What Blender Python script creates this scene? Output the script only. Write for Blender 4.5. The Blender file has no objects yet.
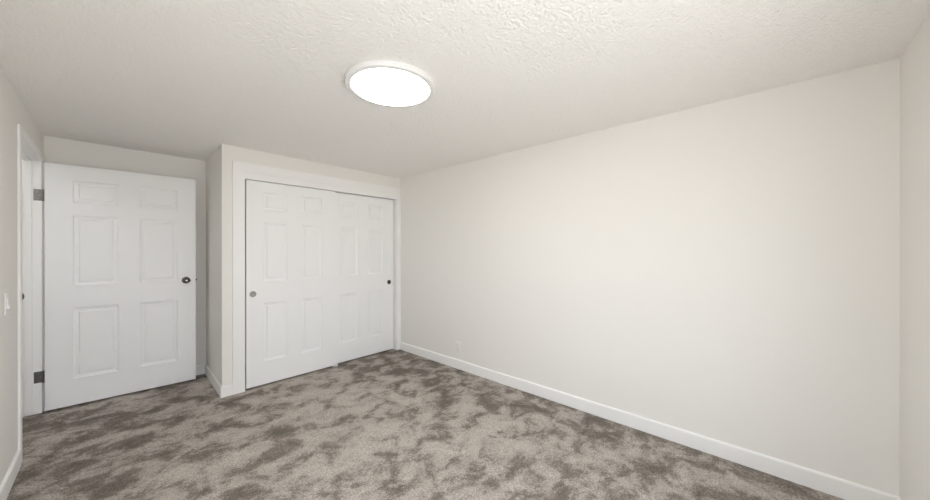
import bpy, bmesh, math, random
from mathutils import Vector, Matrix, noise

# ------------------------------------------------------------------ camera, sky, lights, exposure
scene = bpy.context.scene
COL = scene.collection
F_PX = 330.506
cam_data = bpy.data.cameras.new('camera')
cam_data.sensor_fit = 'HORIZONTAL'
cam_data.sensor_width = 36.0
cam_data.lens = F_PX / 930.0 * 36.0
cam_data.clip_start = 0.02
cam = bpy.data.objects.new('camera', cam_data)
COL.objects.link(cam)
cam.location = (0.0, 0.0, 1.3321)
cam.rotation_euler = (math.radians(90 - 0.07), 0.0, math.radians(-47.52))
scene.camera = cam

LAMP_STRENGTH = 20.5
SKY_STRENGTH = 8.2
HALL_STRENGTH = 7.0
scene.view_settings.view_transform = 'Standard'
scene.view_settings.look = 'None'
scene.view_settings.gamma = 1.0
scene.view_settings.use_curve_mapping = False
scene.view_settings.exposure = 0.07
scene.cycles.use_denoising = True
scene.cycles.max_bounces = 16
scene.cycles.diffuse_bounces = 12
scene.cycles.sample_clamp_indirect = 10.0

world = bpy.data.worlds.new('daylight')
scene.world = world
world.use_nodes = True
wn = world.node_tree
wn.nodes.clear()
w_out = wn.nodes.new('ShaderNodeOutputWorld')
w_bg = wn.nodes.new('ShaderNodeBackground')
w_geo = wn.nodes.new('ShaderNodeTexCoord')
w_sep = wn.nodes.new('ShaderNodeSeparateXYZ')
w_ramp = wn.nodes.new('ShaderNodeValToRGB')
w_map = wn.nodes.new('ShaderNodeMapRange')
w_map.inputs['From Min'].default_value = -0.15
w_map.inputs['From Max'].default_value = 0.15
w_ramp.color_ramp.elements[0].color = (0.97, 0.96, 0.935, 1)      # bright ground outside
w_ramp.color_ramp.elements[1].color = (0.85, 0.92, 1.0, 1)       # overcast sky
wn.links.new(w_geo.outputs['Generated'], w_sep.inputs[0])
wn.links.new(w_sep.outputs['Z'], w_map.inputs['Value'])
wn.links.new(w_map.outputs['Result'], w_ramp.inputs['Fac'])
wn.links.new(w_ramp.outputs['Color'], w_bg.inputs['Color'])
w_bg.inputs['Strength'].default_value = SKY_STRENGTH
wn.links.new(w_bg.outputs[0], w_out.inputs['Surface'])

# room measures (metres)
H = 2.286
XL, XR = -0.341, 2.677
YN, YC, YB = -0.485, 3.629, 4.469
XA, XAB = 0.717, 0.742
WX0, WX1, WZ0, WZ1 = -0.25, 1.35, 0.55, 1.65       # unseen window added behind the camera for its daylight
VY0, VY1 = 0.00, 0.66                             # unseen window added in the left wall as fill light
DY0, DY1, DZ = 3.458, 4.366, 2.050              # doorway in the left wall
CX0, CX1, CZ = 0.893, 2.617, 1.998              # closet opening

for wx, wy, ww, rzp in (((WX0 + WX1) / 2, YN - 0.16, WX1 - WX0, 0.0), (XL - 0.135, (VY0 + VY1) / 2, VY1 - VY0, -90.0)):
    portal = bpy.data.lights.new('added_window_portal', 'AREA')  # guides skylight through the added windows
    portal.shape = 'RECTANGLE'
    portal.size, portal.size_y = ww, WZ1 - WZ0
    portal.cycles.is_portal = True
    po = bpy.data.objects.new('added_window_portal', portal)
    COL.objects.link(po)
    po.location = (wx, wy, (WZ0 + WZ1) / 2)
    po.rotation_euler = (math.radians(90), 0, math.radians(rzp))
LEFT_PORTAL = po



def turn(o, phi=-0.017, pivot=(XL, YB)):
    """the left wall is not quite square to the others: swing an object about the alcove corner."""
    c, s_ = math.cos(phi), math.sin(phi)
    dx, dy = o.location.x - pivot[0], o.location.y - pivot[1]
    o.location.x = pivot[0] + c * dx - s_ * dy
    o.location.y = pivot[1] + s_ * dx + c * dy
    o.rotation_euler.z += phi
    return o


# ------------------------------------------------------------------ materials
def new_mat(name, color, rough=0.6, spec=0.3, metallic=0.0):
    m = bpy.data.materials.new(name)
    m.use_nodes = True
    b = m.node_tree.nodes['Principled BSDF']
    b.inputs['Base Color'].default_value = (*color, 1)
    b.inputs['Roughness'].default_value = rough
    b.inputs['Metallic'].default_value = metallic
    b.inputs['Specular IOR Level'].default_value = spec
    return m, m.node_tree, b


def add_bump(nt, b, scale, strength, dist, detail=3.0, rough=0.5, stretch=None):
    tc = nt.nodes.new('ShaderNodeTexCoord')
    src = tc.outputs['Object']
    if stretch:
        mp = nt.nodes.new('ShaderNodeMapping')
        mp.inputs['Scale'].default_value = stretch
        nt.links.new(src, mp.inputs['Vector'])
        src = mp.outputs[0]
    n = nt.nodes.new('ShaderNodeTexNoise')
    n.inputs['Scale'].default_value = scale
    n.inputs['Detail'].default_value = detail
    n.inputs['Roughness'].default_value = rough
    nt.links.new(src, n.inputs['Vector'])
    bp = nt.nodes.new('ShaderNodeBump')
    bp.inputs['Strength'].default_value = strength
    bp.inputs['Distance'].default_value = dist
    nt.links.new(n.outputs['Fac'], bp.inputs['Height'])
    nt.links.new(bp.outputs[0], b.inputs['Normal'])
    return n


m_wall, nt, b = new_mat('wall_paint', (0.838, 0.824, 0.796), 0.7, 0.25)
add_bump(nt, b, 180, 0.12, 0.002)
m_ceil, nt, b = new_mat('textured_ceiling_paint', (0.93, 0.916, 0.895), 0.85, 0.15)
add_bump(nt, b, 78, 0.9, 0.0115, 3.0, 0.5)
m_trim, nt, b = new_mat('white_trim_paint', (0.90, 0.90, 0.895), 0.4, 0.4)
add_bump(nt, b, 60, 0.04, 0.001)
m_door, nt, b = new_mat('white_door_paint', (0.895, 0.905, 0.915), 0.45, 0.35)
add_bump(nt, b, 40, 0.08, 0.001, 5.0, 0.6, (6, 6, 0.6))
m_nickel, nt, b = new_mat('aged_nickel', (0.11, 0.10, 0.092), 0.25, 0.5, 1.0)
add_bump(nt, b, 300, 0.05, 0.0005)
m_satin, nt, b = new_mat('satin_nickel', (0.36, 0.345, 0.32), 0.3, 0.5, 1.0)
add_bump(nt, b, 300, 0.05, 0.0005)
m_hinge, nt, b = new_mat('dull_hinge_metal', (0.22, 0.21, 0.20), 0.4, 0.5, 1.0)
m_bright, nt, b = new_mat('polished_nickel', (0.80, 0.79, 0.77), 0.3, 0.5, 1.0)
m_dark, nt, b = new_mat('dark_slot', (0.02, 0.02, 0.02), 0.7)
m_plastic, nt, b = new_mat('white_plastic', (0.84, 0.84, 0.82), 0.35, 0.45)
add_bump(nt, b, 400, 0.02, 0.0004)
m_frame, nt, b = new_mat('lamp_white_enamel', (0.84, 0.84, 0.84), 0.4, 0.4)
m_glow = bpy.data.materials.new('lit_diffuser')
m_glow.use_nodes = True
g = m_glow.node_tree.nodes['Principled BSDF']
g.inputs['Base Color'].default_value = (0.9, 0.9, 0.9, 1)
g.inputs['Emission Color'].default_value = (1.0, 0.98, 0.955, 1)
g.inputs['Emission Strength'].default_value = LAMP_STRENGTH
m_glass = bpy.data.materials.new('window_glass')
m_glass.use_nodes = True
nt = m_glass.node_tree
nt.nodes.clear()
o_ = nt.nodes.new('ShaderNodeOutputMaterial')
mx = nt.nodes.new('ShaderNodeMixShader')
tr = nt.nodes.new('ShaderNodeBsdfTransparent')
gl = nt.nodes.new('ShaderNodeBsdfGlossy')
gl.inputs['Roughness'].default_value = 0.02
mx.inputs[0].default_value = 0.06
nt.links.new(tr.outputs[0], mx.inputs[1])
nt.links.new(gl.outputs[0], mx.inputs[2])
nt.links.new(mx.outputs[0], o_.inputs[0])

# carpet: cut pile lying in different directions, mottled taupe
m_carpet, nt, b = new_mat('taupe_carpet', (0.3, 0.27, 0.24), 0.95, 0.05)
N, L = nt.nodes, nt.links
tc = N.new('ShaderNodeTexCoord')


def c_noise(scale, detail, rough, dist, vec=None):
    n = N.new('ShaderNodeTexNoise')
    n.inputs['Scale'].default_value = scale
    n.inputs['Detail'].default_value = detail
    n.inputs['Roughness'].default_value = rough
    n.inputs['Distortion'].default_value = dist
    L.new(vec or tc.outputs['Object'], n.inputs['Vector'])
    return n.outputs['Fac']


def c_math(op, a, c, clamp=False):
    n = N.new('ShaderNodeMath')
    n.operation = op
    n.use_clamp = clamp
    for i, v in enumerate((a, c)):
        if isinstance(v, (int, float)):
            n.inputs[i].default_value = v
        else:
            L.new(v, n.inputs[i])
    return n.outputs[0]


mp = N.new('ShaderNodeMapping')
mp.inputs['Rotation'].default_value = (0, 0, math.radians(35))
mp.inputs['Scale'].default_value = (1.0, 1.12, 1.0)
L.new(tc.outputs['Object'], mp.inputs['Vector'])
patch = c_noise(4.9, 9.0, 0.62, 0.45, mp.outputs[0])
broad = c_noise(1.1, 2.0, 0.5, 0.3)
grain = c_noise(130.0, 3.0, 0.7, 0.0)
tuft = c_noise(60.0, 4.0, 0.7, 0.4)
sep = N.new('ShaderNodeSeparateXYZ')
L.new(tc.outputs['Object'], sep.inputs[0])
edge = N.new('ShaderNodeMapRange')            # darker pile towards the long wall
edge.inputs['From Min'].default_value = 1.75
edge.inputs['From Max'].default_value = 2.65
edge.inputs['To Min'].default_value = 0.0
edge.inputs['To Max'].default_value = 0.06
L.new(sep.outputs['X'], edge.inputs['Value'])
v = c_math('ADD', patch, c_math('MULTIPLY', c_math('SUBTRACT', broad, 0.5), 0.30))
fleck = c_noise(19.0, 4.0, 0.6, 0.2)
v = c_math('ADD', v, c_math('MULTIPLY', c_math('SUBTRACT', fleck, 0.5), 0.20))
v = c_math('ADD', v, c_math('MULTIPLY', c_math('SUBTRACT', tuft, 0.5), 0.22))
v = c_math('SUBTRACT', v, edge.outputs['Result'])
edge2 = N.new('ShaderNodeMapRange')           # and darker towards the wall with the doorway
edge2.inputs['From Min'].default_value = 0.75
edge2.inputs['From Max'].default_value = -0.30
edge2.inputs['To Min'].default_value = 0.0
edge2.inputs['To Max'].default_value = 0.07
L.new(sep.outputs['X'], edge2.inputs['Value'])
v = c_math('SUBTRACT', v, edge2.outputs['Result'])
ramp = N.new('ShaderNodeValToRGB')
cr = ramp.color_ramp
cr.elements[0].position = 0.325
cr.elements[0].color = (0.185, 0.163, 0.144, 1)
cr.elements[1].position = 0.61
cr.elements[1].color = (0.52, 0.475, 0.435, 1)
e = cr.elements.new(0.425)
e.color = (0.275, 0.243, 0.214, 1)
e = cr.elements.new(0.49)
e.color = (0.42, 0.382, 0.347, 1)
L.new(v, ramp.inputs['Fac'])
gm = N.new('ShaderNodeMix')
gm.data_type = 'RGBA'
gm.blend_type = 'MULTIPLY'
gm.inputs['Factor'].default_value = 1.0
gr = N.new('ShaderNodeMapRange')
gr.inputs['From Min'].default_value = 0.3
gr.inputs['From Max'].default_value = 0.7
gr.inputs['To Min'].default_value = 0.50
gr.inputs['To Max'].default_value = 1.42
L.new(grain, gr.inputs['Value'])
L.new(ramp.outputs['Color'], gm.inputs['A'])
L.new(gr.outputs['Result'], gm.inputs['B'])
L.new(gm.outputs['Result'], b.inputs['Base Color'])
bp = N.new('ShaderNodeBump')
bp.inputs['Strength'].default_value = 0.7
bp.inputs['Distance'].default_value = 0.006
L.new(c_math('ADD', grain, c_math('MULTIPLY', tuft, 0.8)), bp.inputs['Height'])
L.new(bp.outputs[0], b.inputs['Normal'])


# ------------------------------------------------------------------ mesh helpers
def bm_box(bm, x0, x1, y0, y1, z0, z1, bevel=0.0, seg=2):
    r = bmesh.ops.create_cube(bm, size=1.0)
    vs = r['verts']
    for q in vs:
        q.co = Vector((x0 + (q.co.x + 0.5) * (x1 - x0), y0 + (q.co.y + 0.5) * (y1 - y0), z0 + (q.co.z + 0.5) * (z1 - z0)))
    if bevel > 0:
        es = {e for q in vs for e in q.link_edges}
        bmesh.ops.bevel(bm, geom=list(es), offset=bevel, segments=seg, affect='EDGES', profile=0.5, clamp_overlap=True)
    return bm


def bm_prism(bm, pts, z0, z1):
    lo = [bm.verts.new((x, y, z0)) for x, y in pts]
    hi = [bm.verts.new((x, y, z1)) for x, y in pts]
    n = len(pts)
    bm.faces.new(lo[::-1])
    bm.faces.new(hi)
    for i in range(n):
        bm.faces.new((lo[i], lo[(i + 1) % n], hi[(i + 1) % n], hi[i]))


def bm_run(bm, p0, p1, prof, out):
    """profile (distance out from the wall, height) swept from p0 to p1; out = unit 2D vector away from the wall."""
    rows = []
    for p in (p0, p1):
        rows.append([bm.verts.new((p[0] + out[0] * d, p[1] + out[1] * d, z)) for d, z in prof])
    n = len(prof)
    for i in range(n):
        j = (i + 1) % n
        bm.faces.new((rows[0][i], rows[0][j], rows[1][j], rows[1][i]))
    bm.faces.new(rows[0])
    bm.faces.new(rows[1][::-1])


def bm_lathe(bm, prof, seg=48, axis='Z', origin=(0, 0, 0), close_ends=True, squash=1.0):
    rings = []
    for r, h in prof:
        ring = []
        for i in range(seg):
            a = 2 * math.pi * i / seg
            u, w = r * math.cos(a), r * math.sin(a) * squash
            c = {'Z': (u, w, h), 'Y': (u, h, w), 'X': (h, u, w)}[axis]
            ring.append(bm.verts.new((c[0] + origin[0], c[1] + origin[1], c[2] + origin[2])))
        rings.append(ring)
    for a, c in zip(rings, rings[1:]):
        for i in range(seg):
            j = (i + 1) % seg
            bm.faces.new((a[i], a[j], c[j], c[i]))
    if close_ends:
        bm.faces.new(rings[0][::-1])
        bm.faces.new(rings[-1])


def obj(name, bm, mat, parent=None, smooth=False):
    bmesh.ops.recalc_face_normals(bm, faces=bm.faces[:])
    me = bpy.data.meshes.new(name)
    bm.to_mesh(me)
    bm.free()
    if smooth:
        me.shade_smooth()
        me.set_sharp_from_angle(angle=math.radians(40))
    me.materials.append(mat)
    o = bpy.data.objects.new(name, me)
    COL.objects.link(o)
    if parent:
        o.parent = parent
    return o


def tag(o, label, cat=None, kind=None, group=None):
    o['label'] = label
    if cat:
        o['category'] = cat
    if kind:
        o['kind'] = kind
    if group:
        o['group'] = group
    return o


def empty(name, loc, rz=0.0):
    o = bpy.data.objects.new(name, None)
    o.empty_display_size = 0.1
    COL.objects.link(o)
    o.location = loc
    o.rotation_euler = (0, 0, rz)
    return o


def struct(name, bm, mat, label, cat, smooth=False):
    return tag(obj(name, bm, mat, None, smooth), label, cat, 'structure')


# ------------------------------------------------------------------ floor, ceiling, walls
XO0, XO1, YO0, YO1 = -1.50, XR + 0.10, YN - 0.14, YB + 0.10
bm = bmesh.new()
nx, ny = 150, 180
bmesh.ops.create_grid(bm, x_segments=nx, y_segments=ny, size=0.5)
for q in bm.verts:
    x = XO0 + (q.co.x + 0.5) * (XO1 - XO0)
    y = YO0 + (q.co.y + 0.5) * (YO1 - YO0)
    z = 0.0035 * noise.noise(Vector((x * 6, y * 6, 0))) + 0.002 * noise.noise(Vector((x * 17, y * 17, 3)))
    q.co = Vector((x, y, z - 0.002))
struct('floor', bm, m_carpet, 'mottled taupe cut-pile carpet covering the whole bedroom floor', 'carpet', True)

bm = bm_box(bmesh.new(), XO0, XO1, YO0, YO1, H, H + 0.12)
struct('ceiling', bm, m_ceil, 'off-white ceiling with a fine sprayed texture', 'ceiling')

bm = bm_box(bmesh.new(), XR, XR + 0.10, YN, YB, -0.05, H)
struct('wall_right', bm, m_wall, 'long bare off-white wall with one outlet low down', 'wall')

bm = bmesh.new()
T = YN - 0.14
bm_box(bm, XL - 0.30, WX0, T, YN, -0.05, H)
bm_box(bm, WX1, XR + 0.10, T, YN, -0.05, H)
bm_box(bm, WX0, WX1, T, YN, -0.05, WZ0)
bm_box(bm, WX0, WX1, T, YN, WZ1, H)
struct('wall_front', bm, m_wall, 'off-white wall meeting the long bare wall at the near corner', 'wall')

XH = XL - 0.115
bm = bmesh.new()
bm_box(bm, XH, XL, YN - 0.02, VY0, -0.05, H)
bm_box(bm, XH, XL, VY1, DY0 - 0.02, -0.05, H)
bm_box(bm, XH, XL, VY0, VY1, -0.05, WZ0)
bm_box(bm, XH, XL, VY0, VY1, WZ1, H)
bm_box(bm, XH, XL, DY1 + 0.02, YB, -0.05, H)
bm_box(bm, XH, XL, DY0 - 0.02, DY1 + 0.02, DZ + 0.02, H)
turn(struct('wall_left', bm, m_wall, 'off-white wall with the light switch and the doorway', 'wall'))
turn(LEFT_PORTAL)

bm = bm_box(bmesh.new(), XO0, XR + 0.10, YB, YB + 0.10, -0.05, H)
struct('wall_back', bm, m_wall, 'off-white wall behind the open door in the alcove', 'wall')

bm = bmesh.new()
bm_prism(bm, [(XA, YC), (CX0, YC), (CX0, YC + 0.10), (XA + 0.09, YC + 0.10), (XAB + 0.09, YB), (XAB, YB)], -0.05, H)
bm_box(bm, CX0, XR, YC, YC + 0.10, CZ + 0.02, H)
bm_box(bm, CX1, XR, YC, YC + 0.10, -0.05, CZ + 0.02)
struct('wall_closet', bm, m_wall, 'off-white closet front wall with its short return into the door alcove', 'wall')

bm = bmesh.new()
bm_box(bm, XO0, XO0 + 0.10, 2.5, YB, -0.05, H)
bm_box(bm, XO0 + 0.10, XH, 2.4, 2.5, -0.05, H)
struct('wall_hallway', bm, m_wall, 'off-white hallway wall beyond the open doorway', 'wall')

# ------------------------------------------------------------------ baseboards
BASE = [(0, 0), (0.013, 0), (0.013, 0.090), (0.011, 0.096), (0.006, 0.100), (0, 0.101)]
CAS_Y0, CAS_Y1 = 3.394, 3.452


def baseboard(name, runs, label):
    bm = bmesh.new()
    for p0, p1, out in runs:
        bm_run(bm, p0, p1, BASE, out)
    return struct(name, bm, m_trim, label, 'baseboard')


baseboard('baseboard_right', [((XR, YN), (XR, YC - 0.018), (-1, 0))], 'white baseboard along the long bare wall')
turn(baseboard('baseboard_left', [((XL, YN), (XL, CAS_Y0), (1, 0))], 'white baseboard under the light switch running up to the doorway casing'))
rd = Vector((XAB - XA, YB - YC)).normalized()
baseboard('baseboard_closet', [((XA - 0.0, YC - 0.013), (XAB, YB - 0.013), (-rd.y, rd.x)),
                               ((XA - 0.013, YC), (0.795, YC), (0, -1))],
          'white baseboard wrapping the outside corner of the closet wall')
baseboard('baseboard_back', [((XL + 0.012, YB), (XAB - 0.013, YB), (0, -1))], 'white baseboard behind the open door')
baseboard('baseboard_front', [((XL + 0.013, YN), (XR - 0.013, YN), (0, 1))], 'white baseboard on the wall of the near corner')

# ------------------------------------------------------------------ doorway trim in the left wall
bm = bmesh.new()
P = 0.011
for y0, y1 in ((CAS_Y0, CAS_Y1), (4.388, 4.430)):
    bm_box(bm, XL, XL + P, y0, y1, 0, DZ - 0.0, 0.002)
    bm_box(bm, XL, XL + P * 0.6, y0 + 0.012, y1 + (0.012 if y0 < 4 else -0.012), 0, DZ, 0.001)
bm_box(bm, XL, XL + P, CAS_Y0, 4.430, DZ, DZ + 0.055, 0.002)
turn(struct('trim_1', bm, m_trim, 'slim white casing around the open doorway in the left wall', 'door casing'))

jamb = bmesh.new()
bm_box(jamb, XH, XL, DY1, DY1 + 0.02, 0, DZ + 0.02, 0.001)
bm_box(jamb, XH, XL, DY0 - 0.02, DY0, 0, DZ + 0.02, 0.001)
bm_box(jamb, XH, XL, DY0, DY1, DZ, DZ + 0.02, 0.001)
jm = struct('trim_2', jamb, m_trim, 'white door jamb lining the open doorway', 'door jamb')
bm = bmesh.new()
bm_box(bm, -0.428, -0.389, DY1 - 0.012, DY1, 0.012, DZ, 0.002)
bm_box(bm, -0.428, -0.389, DY0, DY0 + 0.012, 0.012, DZ, 0.002)
bm_box(bm, -0.428, -0.389, DY0 + 0.012, DY1 - 0.012, DZ - 0.012, DZ, 0.002)
obj('door_stop', bm, m_trim, jm)
bm = bmesh.new()
bm_box(bm, XL - 0.045, XL + 0.002, DY0, DY0 + 0.002, 0.997, 1.067, 0.0008)
bm_lathe(bm, [(0.0005, -0.006), (0.013, -0.006), (0.013, 0.006), (0.0005, 0.006)], 24, 'Y', (XL + 0.005, DY0 + 0.002, 1.036), True, 1.9)
o = obj('strike_plate', bm, m_nickel, jm)
o['label'] = 'dark metal strike plate with curved lip'
turn(jm)

# ------------------------------------------------------------------ closet casing
bm = bmesh.new()
FY = YC - 0.018
bm_box(bm, 0.795, CX0, FY, YC, 0, 2.147, 0.003)
bm_box(bm, CX1, XR, FY, YC, 0, 2.147, 0.003)
bm_box(bm, CX0 - 0.002, CX1 + 0.002, FY, YC, 2.058, 2.147, 0.003)
bm_box(bm, CX0 - 0.002, CX1 + 0.002, FY + 0.003, YC, CZ, 2.060, 0.002)
cs = struct('trim_3', bm, m_trim, 'wide white casing framing the closet sliding doors', 'closet casing')
bm = bmesh.new()
bm_box(bm, CX0 - 0.0, CX0 + 0.003, YC, YC + 0.10, 0, CZ, 0)
bm_box(bm, CX1 - 0.003, CX1, YC, YC + 0.10, 0, CZ, 0)
bm_box(bm, CX0, CX1, YC, YC + 0.10, CZ, CZ + 0.02, 0)
obj('closet_jamb', bm, m_trim, cs)


# ------------------------------------------------------------------ six-panel doors
def panel_bm(x0, x1, z0, z1):
    """moulded raised panel: ogee down from the face, a groove, a sloped rise, the field; face at y = 0, door body at y > 0."""
    steps = [(0.0, 0.0), (0.003, 0.0045), (0.009, 0.0080), (0.026, 0.0125), (0.032, 0.0125), (0.0345, 0.0045), (0.037, 0.0025)]
    bm = bmesh.new()
    rings = []
    for ins, dep in steps:
        rings.append([bm.verts.new(c) for c in ((x0 + ins, dep, z0 + ins), (x1 - ins, dep, z0 + ins),
                                                (x1 - ins, dep, z1 - ins), (x0 + ins, dep, z1 - ins))])
    for a, c in zip(rings, rings[1:]):
        for i in range(4):
            j = (i + 1) % 4
            bm.faces.new((a[i], a[j], c[j], c[i]))
    bm.faces.new(rings[-1])
    # back of the panel, so that it is a solid board
    back = [bm.verts.new(c) for c in ((x0, 0.016, z0), (x1, 0.016, z0), (x1, 0.016, z1), (x0, 0.016, z1))]
    for i in range(4):
        j = (i + 1) % 4
        bm.faces.new((rings[0][i], rings[0][j], back[j], back[i]))
    bm.faces.new(back)
    return bm


def slab_bm(W, Ht, thick, xs, zs):
    """stiles and rails around six openings; front face at y = 0."""
    bm = bmesh.new()
    gx = [0.0] + [c for p in xs for c in p] + [W]
    gz = [0.0] + [c for p in zs for c in p] + [Ht]
    hole = {(2 * i + 1, 2 * j + 1) for i in range(len(xs)) for j in range(len(zs))}
    V = {(i, j): bm.verts.new((x, 0, z)) for i, x in enumerate(gx) for j, z in enumerate(gz)}
    for i in range(len(gx) - 1):
        for j in range(len(gz) - 1):
            q = [V[i, j], V[i + 1, j], V[i + 1, j + 1], V[i, j + 1]]
            if (i, j) in hole:
                c = [bm.verts.new((k.co.x, 0.016, k.co.z)) for k in q]
                for a in range(4):
                    bb = (a + 1) % 4
                    bm.faces.new((q[a], q[bb], c[bb], c[a]))
                bm.faces.new(c)
            else:
                bm.faces.new(q)
    # edges and back
    n, m = len(gx) - 1, len(gz) - 1
    loop = [(i, 0) for i in range(n)] + [(n, j) for j in range(m)] + [(i, m) for i in range(n, 0, -1)] + [(0, j) for j in range(m, 0, -1)]
    bk = {k: bm.verts.new((V[k].co.x, thick, V[k].co.z)) for k in loop}
    for a in range(len(loop)):
        k0, k1 = loop[a], loop[(a + 1) % len(loop)]
        bm.faces.new((V[k0], V[k1], bk[k1], bk[k0]))
    bm.faces.new([bk[k] for k in loop])
    return bm


def six_panel_door(name, loc, rz, W, Ht, thick, xs, zs):
    d = obj(name, slab_bm(W, Ht, thick, xs, zs), m_door)
    d.location = loc
    d.rotation_euler = (0, 0, rz)
    for z0, z1 in zs:
        for x0, x1 in xs:
            obj('panel', panel_bm(x0, x1, z0, z1), m_door, d)
    return d


# open hinged door, swung back in front of the alcove wall
D0 = Vector((-0.3275, 4.3442))
D1 = Vector((0.6303, 4.2976))
rz = math.atan2(D1.y - D0.y, D1.x - D0.x)
W = (D1 - D0).length
Z0 = 0.015
door = six_panel_door('door_1', (D0.x, D0.y, Z0), rz, W, 2.030, 0.035,
                      [(0.150, 0.416), (0.553, 0.820)],
                      [(0.237 - Z0, 0.836 - Z0), (1.024 - Z0, 1.620 - Z0), (1.728 - Z0, 1.918 - Z0)])
tag(door, 'white six-panel hinged door standing open against the alcove wall', 'door', 'structure')
kx, kz = 0.883, 1.026 - Z0
bm = bmesh.new()
bm_lathe(bm, [(0.0005, -0.001), (0.033, -0.001), (0.033, -0.004), (0.030, -0.008), (0.024, -0.010), (0.0005, -0.010)], 40, 'Y', (kx, 0, kz))
rose = obj('door_rose', bm, m_nickel, door, True)
rose['label'] = 'round aged metal rose behind the knob'
bm = bmesh.new()
bm_lathe(bm, [(0.0005, -0.010), (0.013, -0.010), (0.0125, -0.022), (0.018, -0.028), (0.027, -0.034), (0.0315, -0.042),
              (0.0320, -0.050), (0.029, -0.057), (0.022, -0.0615), (0.012, -0.063), (0.0005, -0.0632)], 40, 'Y', (kx, 0, kz), True, 0.80)
knob = obj('door_knob', bm, m_nickel, door, True)
knob['label'] = 'oval aged metal door knob'
bm = bmesh.new()
bm_lathe(bm, [(0.0005, -0.0620), (0.0085, -0.0620), (0.0085, -0.0645), (0.0070, -0.0658), (0.0005, -0.0660)], 24, 'Y', (kx, 0, kz))
knob_disc = obj('knob_centre', bm, m_bright, knob, True)  # bright raised disc at the centre of the knob
knob_disc['label'] = 'bright metal disc in the middle of the knob'
bm = bmesh.new()
bm_lathe(bm, [(0.0005, 0.036), (0.033, 0.036), (0.033, 0.039), (0.024, 0.045), (0.011, 0.046), (0.0105, 0.058), (0.022, 0.068),
              (0.0262, 0.080), (0.022, 0.092), (0.012, 0.096), (0.0005, 0.0965)], 40, 'Y', (kx, 0, kz))
obj('door_knob', bm, m_nickel, door, True)
bm = bmesh.new()
bm_box(bm, W, W + 0.001, 0.006, 0.030, kz - 0.028, kz + 0.028)
bm_prism(bm, [(W, 0.010), (W + 0.011, 0.024), (W + 0.011, 0.026), (W, 0.026)], kz - 0.008, kz + 0.008)
lt = obj('door_latch', bm, m_nickel, door)
lt['label'] = 'dark spring latch on the free edge of the door'
for zc in (0.295, 1.776):
    bm = bmesh.new()
    # leaf let into the jamb (runs towards the hallway from the knuckle), knuckle, leaf on the door edge
    bm_box(bm, -0.058, -0.010, 0.0195, 0.0215, zc - 0.046 - Z0, zc + 0.046 - Z0, 0.0006)
    bm_box(bm, -0.0022, -0.0002, 0.002, 0.033, zc - 0.046 - Z0, zc + 0.046 - Z0, 0.0)
    bm_lathe(bm, [(0.0005, zc - 0.049 - Z0), (0.0055, zc - 0.049 - Z0), (0.0055, zc + 0.049 - Z0), (0.0005, zc + 0.049 - Z0)], 16, 'Z', (-0.0062, 0.015, 0))
    h = obj('hinge', bm, m_hinge, door)
    h['label'] = 'dark metal butt hinge'
    for dz in (-0.030, 0.0, 0.030):
        bm = bmesh.new()
        bm_lathe(bm, [(0.0005, 0.0170), (0.0025, 0.0172), (0.0045, 0.0194), (0.0005, 0.0196)], 12, 'Y',
                 (-0.034 + (0.010 if dz == 0 else 0), 0, zc + dz - Z0))
        obj('screw', bm, m_satin, h, True)

# closet sliding doors
CZS = [(0.240, 0.808), (1.020, 1.592), (1.714, 1.892)]
FZ = 0.015
czs = [(a - FZ, c - FZ) for a, c in CZS]
front = six_panel_door('door_2', (0.908, 3.633, FZ), 0, 0.876, 1.992 - FZ, 0.032,
                       [(1.050 - 0.908, 1.268 - 0.908), (1.411 - 0.908, 1.626 - 0.908)], czs)
tag(front, 'white six-panel closet sliding door on the front track, next to the alcove corner', 'sliding door', 'structure')
rear = six_panel_door('door_3', (1.700, 3.673, FZ), 0, 0.903, 1.990 - FZ, 0.032,
                      [(1.857 - 1.700, 2.076 - 1.700), (2.222 - 1.700, 2.436 - 1.700)], czs)
tag(rear, 'white six-panel closet sliding door on the rear track, next to the long wall', 'sliding door', 'structure')
for d, px, mat, lab in ((front, 0.962 - 0.908, m_satin, 'round satin metal finger pull'),
                        (rear, 2.531 - 1.700, m_nickel, 'round dark metal finger pull')):
    bm = bmesh.new()
    bm_lathe(bm, [(0.0285, 0.0), (0.0285, -0.0025), (0.0265, -0.0036), (0.0240, -0.0030), (0.0225, -0.0006), (0.0205, -0.0004), (0.0006, -0.0004)],
             40, 'Y', (px, 0, 0.905 - FZ))
    pl = obj('finger_pull', bm, mat, d, True)
    pl['label'] = lab
    bm = bmesh.new()
    bm_lathe(bm, [(0.0006, -0.0005), (0.006, -0.0005), (0.005, -0.0018), (0.0006, -0.0020)], 20, 'Y', (px, 0, 0.905 - FZ))
    obj('screw', bm, mat, pl, True)

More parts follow.
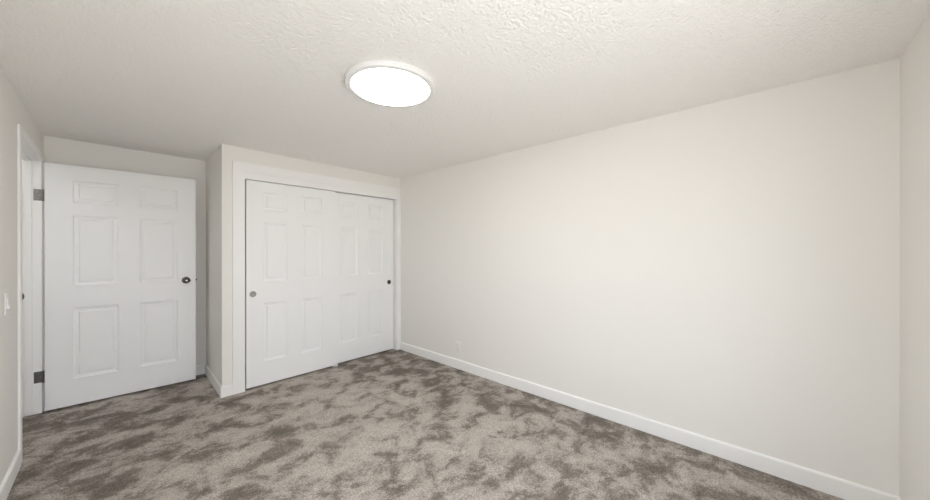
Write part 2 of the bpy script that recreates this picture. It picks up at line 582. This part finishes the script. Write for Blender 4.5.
# ------------------------------------------------------------------ unseen windows, added to let more daylight in
def window(name, u0, u1, wall, sign, along_x, label):
    def bx(bm, ua, ub, d0, d1, za, zb, bev=0.003):          # d = depth from the room face of the wall towards outside
        p, q = sorted((wall + sign * d0, wall + sign * d1))
        if along_x:
            bm_box(bm, ua, ub, p, q, za, zb, bev)
        else:
            bm_box(bm, p, q, ua, ub, za, zb, bev)
    mid = (u0 + u1) / 2
    bm = bmesh.new()
    for a in ((u0, u0 + 0.05, WZ0, WZ1), (u1 - 0.05, u1, WZ0, WZ1), (u0 + 0.05, u1 - 0.05, WZ0, WZ0 + 0.05),
              (u0 + 0.05, u1 - 0.05, WZ1 - 0.05, WZ1), (mid - 0.02, mid + 0.02, WZ0 + 0.05, WZ1 - 0.05)):
        bx(bm, a[0], a[1], 0.05, 0.11, a[2], a[3])
    w = struct(name, bm, m_trim, label, 'window')
    for a, c in ((u0 + 0.05, mid - 0.02), (mid + 0.02, u1 - 0.05)):
        bm = bmesh.new()
        bx(bm, a, c, 0.078, 0.084, WZ0 + 0.05, WZ1 - 0.05, 0)
        obj('pane', bm, m_glass, w)
    bm = bmesh.new()
    bx(bm, u0, u1, -0.02, 0.05, WZ0, WZ0 + 0.02)
    obj('window_sill', bm, m_trim, w)


window('added_window_1', WX0, WX1, YN, -1, True, 'added unseen white framed two-pane window in the wall of the near corner, for daylight')
window('added_window_2', VY0, VY1, XL, -1, False, 'added unseen white framed two-pane window in the left wall, for fill light')
turn(bpy.data.objects['added_window_2'])

# ------------------------------------------------------------------ ceiling light
LX, LY, R = 1.119, 1.602, 0.251
lamp = empty('ceiling_light', (LX, LY, H))
tag(lamp, 'round flat white flush ceiling light, switched on', 'ceiling light', 'thing')
bm = bmesh.new()
bm_lathe(bm, [(R - 0.010, 0.0), (R - 0.002, -0.001), (R, -0.004), (R, -0.024), (R - 0.0015, -0.0285), (R - 0.004, -0.030), (R - 0.029, -0.030),
              (R - 0.0305, -0.0292), (R - 0.031, -0.020)], 96, 'Z', (0, 0, 0), False)
obj('lamp_frame', bm, m_frame, lamp, True)
bm = bmesh.new()
bm_lathe(bm, [(R - 0.0308, -0.022), (R - 0.0308, -0.0296), (R * 0.5, -0.0300), (0.0005, -0.0302)], 96, 'Z', (0, 0, 0), True)
df = obj('diffuser', bm, m_glow, lamp, True)
df['label'] = 'glowing white diffuser disc'

# ------------------------------------------------------------------ unseen hallway lamp, added to brighten the open door
hall = empty('added_hall_light', (-0.95, 3.20, H))
tag(hall, 'added unseen flush ceiling light in the hallway, brightening the open door', 'ceiling light', 'thing')
m_hall = m_glow.copy()
m_hall.name = 'added_hall_diffuser'
hb = m_hall.node_tree.nodes['Principled BSDF']
hb.inputs['Emission Color'].default_value = (0.95, 0.97, 1.0, 1)
hb.inputs['Emission Strength'].default_value = HALL_STRENGTH
for src, mat in ((lamp.children[0], m_frame), (df, m_hall)):
    c = src.copy()
    c.data = src.data.copy()
    c.data.materials[0] = mat
    c.parent = hall
    COL.objects.link(c)

# ------------------------------------------------------------------ electrical outlet low on the long wall
OY, OZ = 2.556, 0.243
outlet = empty('wall_outlet', (XR, OY, OZ))
tag(outlet, 'white duplex outlet low on the long wall above the baseboard', 'outlet', 'thing')
bm = bm_box(bmesh.new(), -0.006, 0.0, -0.038, 0.038, -0.062, 0.062, 0.003, 3)
obj('cover_plate', bm, m_plastic, outlet, True)
for dz in (-0.022, 0.022):
    bm = bmesh.new()
    bm_box(bm, -0.0085, -0.0055, -0.0165, 0.0165, dz - 0.0165, dz + 0.0165, 0.0015)
    rc = obj('receptacle', bm, m_plastic, outlet)
    bm = bmesh.new()
    bm_box(bm, -0.0088, -0.0082, -0.0075, -0.0055, dz - 0.002, dz + 0.008)
    bm_box(bm, -0.0088, -0.0082, 0.0055, 0.0075, dz - 0.002, dz + 0.008)
    bm_lathe(bm, [(0.0003, -0.0088), (0.0026, -0.0088), (0.0026, -0.0082), (0.0003, -0.0082)], 16, 'X', (0, 0, dz - 0.009))
    sl = obj('socket_slots', bm, m_dark, rc)
    sl['label'] = 'dark contact slots'
bm = bmesh.new()
bm_lathe(bm, [(0.0003, -0.0072), (0.002, -0.0070), (0.003, -0.0058), (0.0003, -0.0056)], 16, 'X')
obj('screw', bm, m_plastic, outlet, True)

# ------------------------------------------------------------------ light switch on the left wall
SY, SZ = 3.078, 1.038
switch = turn(empty('light_switch', (XL, SY, SZ)))
tag(switch, 'white rocker light switch on the wall just before the doorway', 'light switch', 'thing')
bm = bm_box(bmesh.new(), 0.0, 0.006, -0.036, 0.036, -0.060, 0.060, 0.003, 3)
obj('cover_plate', bm, m_plastic, switch, True)
bm = bmesh.new()
z0, z1 = -0.030, 0.030
rows = [bm.verts.new(c) for c in ((0.005, -0.0155, z0), (0.005, 0.0155, z0), (0.005, 0.0155, z1), (0.005, -0.0155, z1))]
top = [bm.verts.new(c) for c in ((0.0150, -0.0150, z0 + 0.001), (0.0150, 0.0150, z0 + 0.001), (0.0085, 0.0150, z1 - 0.001), (0.0085, -0.0150, z1 - 0.001))]
mid = [bm.verts.new(c) for c in ((0.0095, -0.0150, 0.0), (0.0095, 0.0150, 0.0))]
bm.faces.new(rows)
bm.faces.new((top[0], top[1], mid[1], mid[0]))
bm.faces.new((mid[0], mid[1], top[2], top[3]))
bm.faces.new((rows[0], rows[1], top[1], top[0]))
bm.faces.new((rows[2], rows[3], top[3], top[2]))
bm.faces.new((rows[1], rows[2], top[2], mid[1], top[1]))
bm.faces.new((rows[3], rows[0], top[0], mid[0], top[3]))
obj('rocker', bm, m_plastic, switch)
for dz in (-0.048, 0.048):
    bm = bmesh.new()
    bm_lathe(bm, [(0.0003, 0.0056), (0.003, 0.0058), (0.002, 0.0068), (0.0003, 0.0070)], 16, 'X', (0, 0, dz))
    obj('screw', bm, m_plastic, switch, True)

# ------------------------------------------------------------------ floor guide under the overlapping sliding doors
guide = empty('door_guide', (1.790, 3.668, 0.0))
tag(guide, 'small white floor guide on the carpet where the sliding doors overlap', 'door guide', 'thing')
bm = bm_box(bmesh.new(), -0.030, 0.018, -0.040, 0.040, 0.0, 0.004, 0.001)
obj('base_plate', bm, m_plastic, guide)
for y0, y1 in ((-0.0020, 0.0040), (-0.0440, -0.0380)):
    bm = bm_box(bmesh.new(), -0.020, 0.014, y0, y1, 0.003, 0.030, 0.001)
    obj('upright_fin', bm, m_plastic, guide)
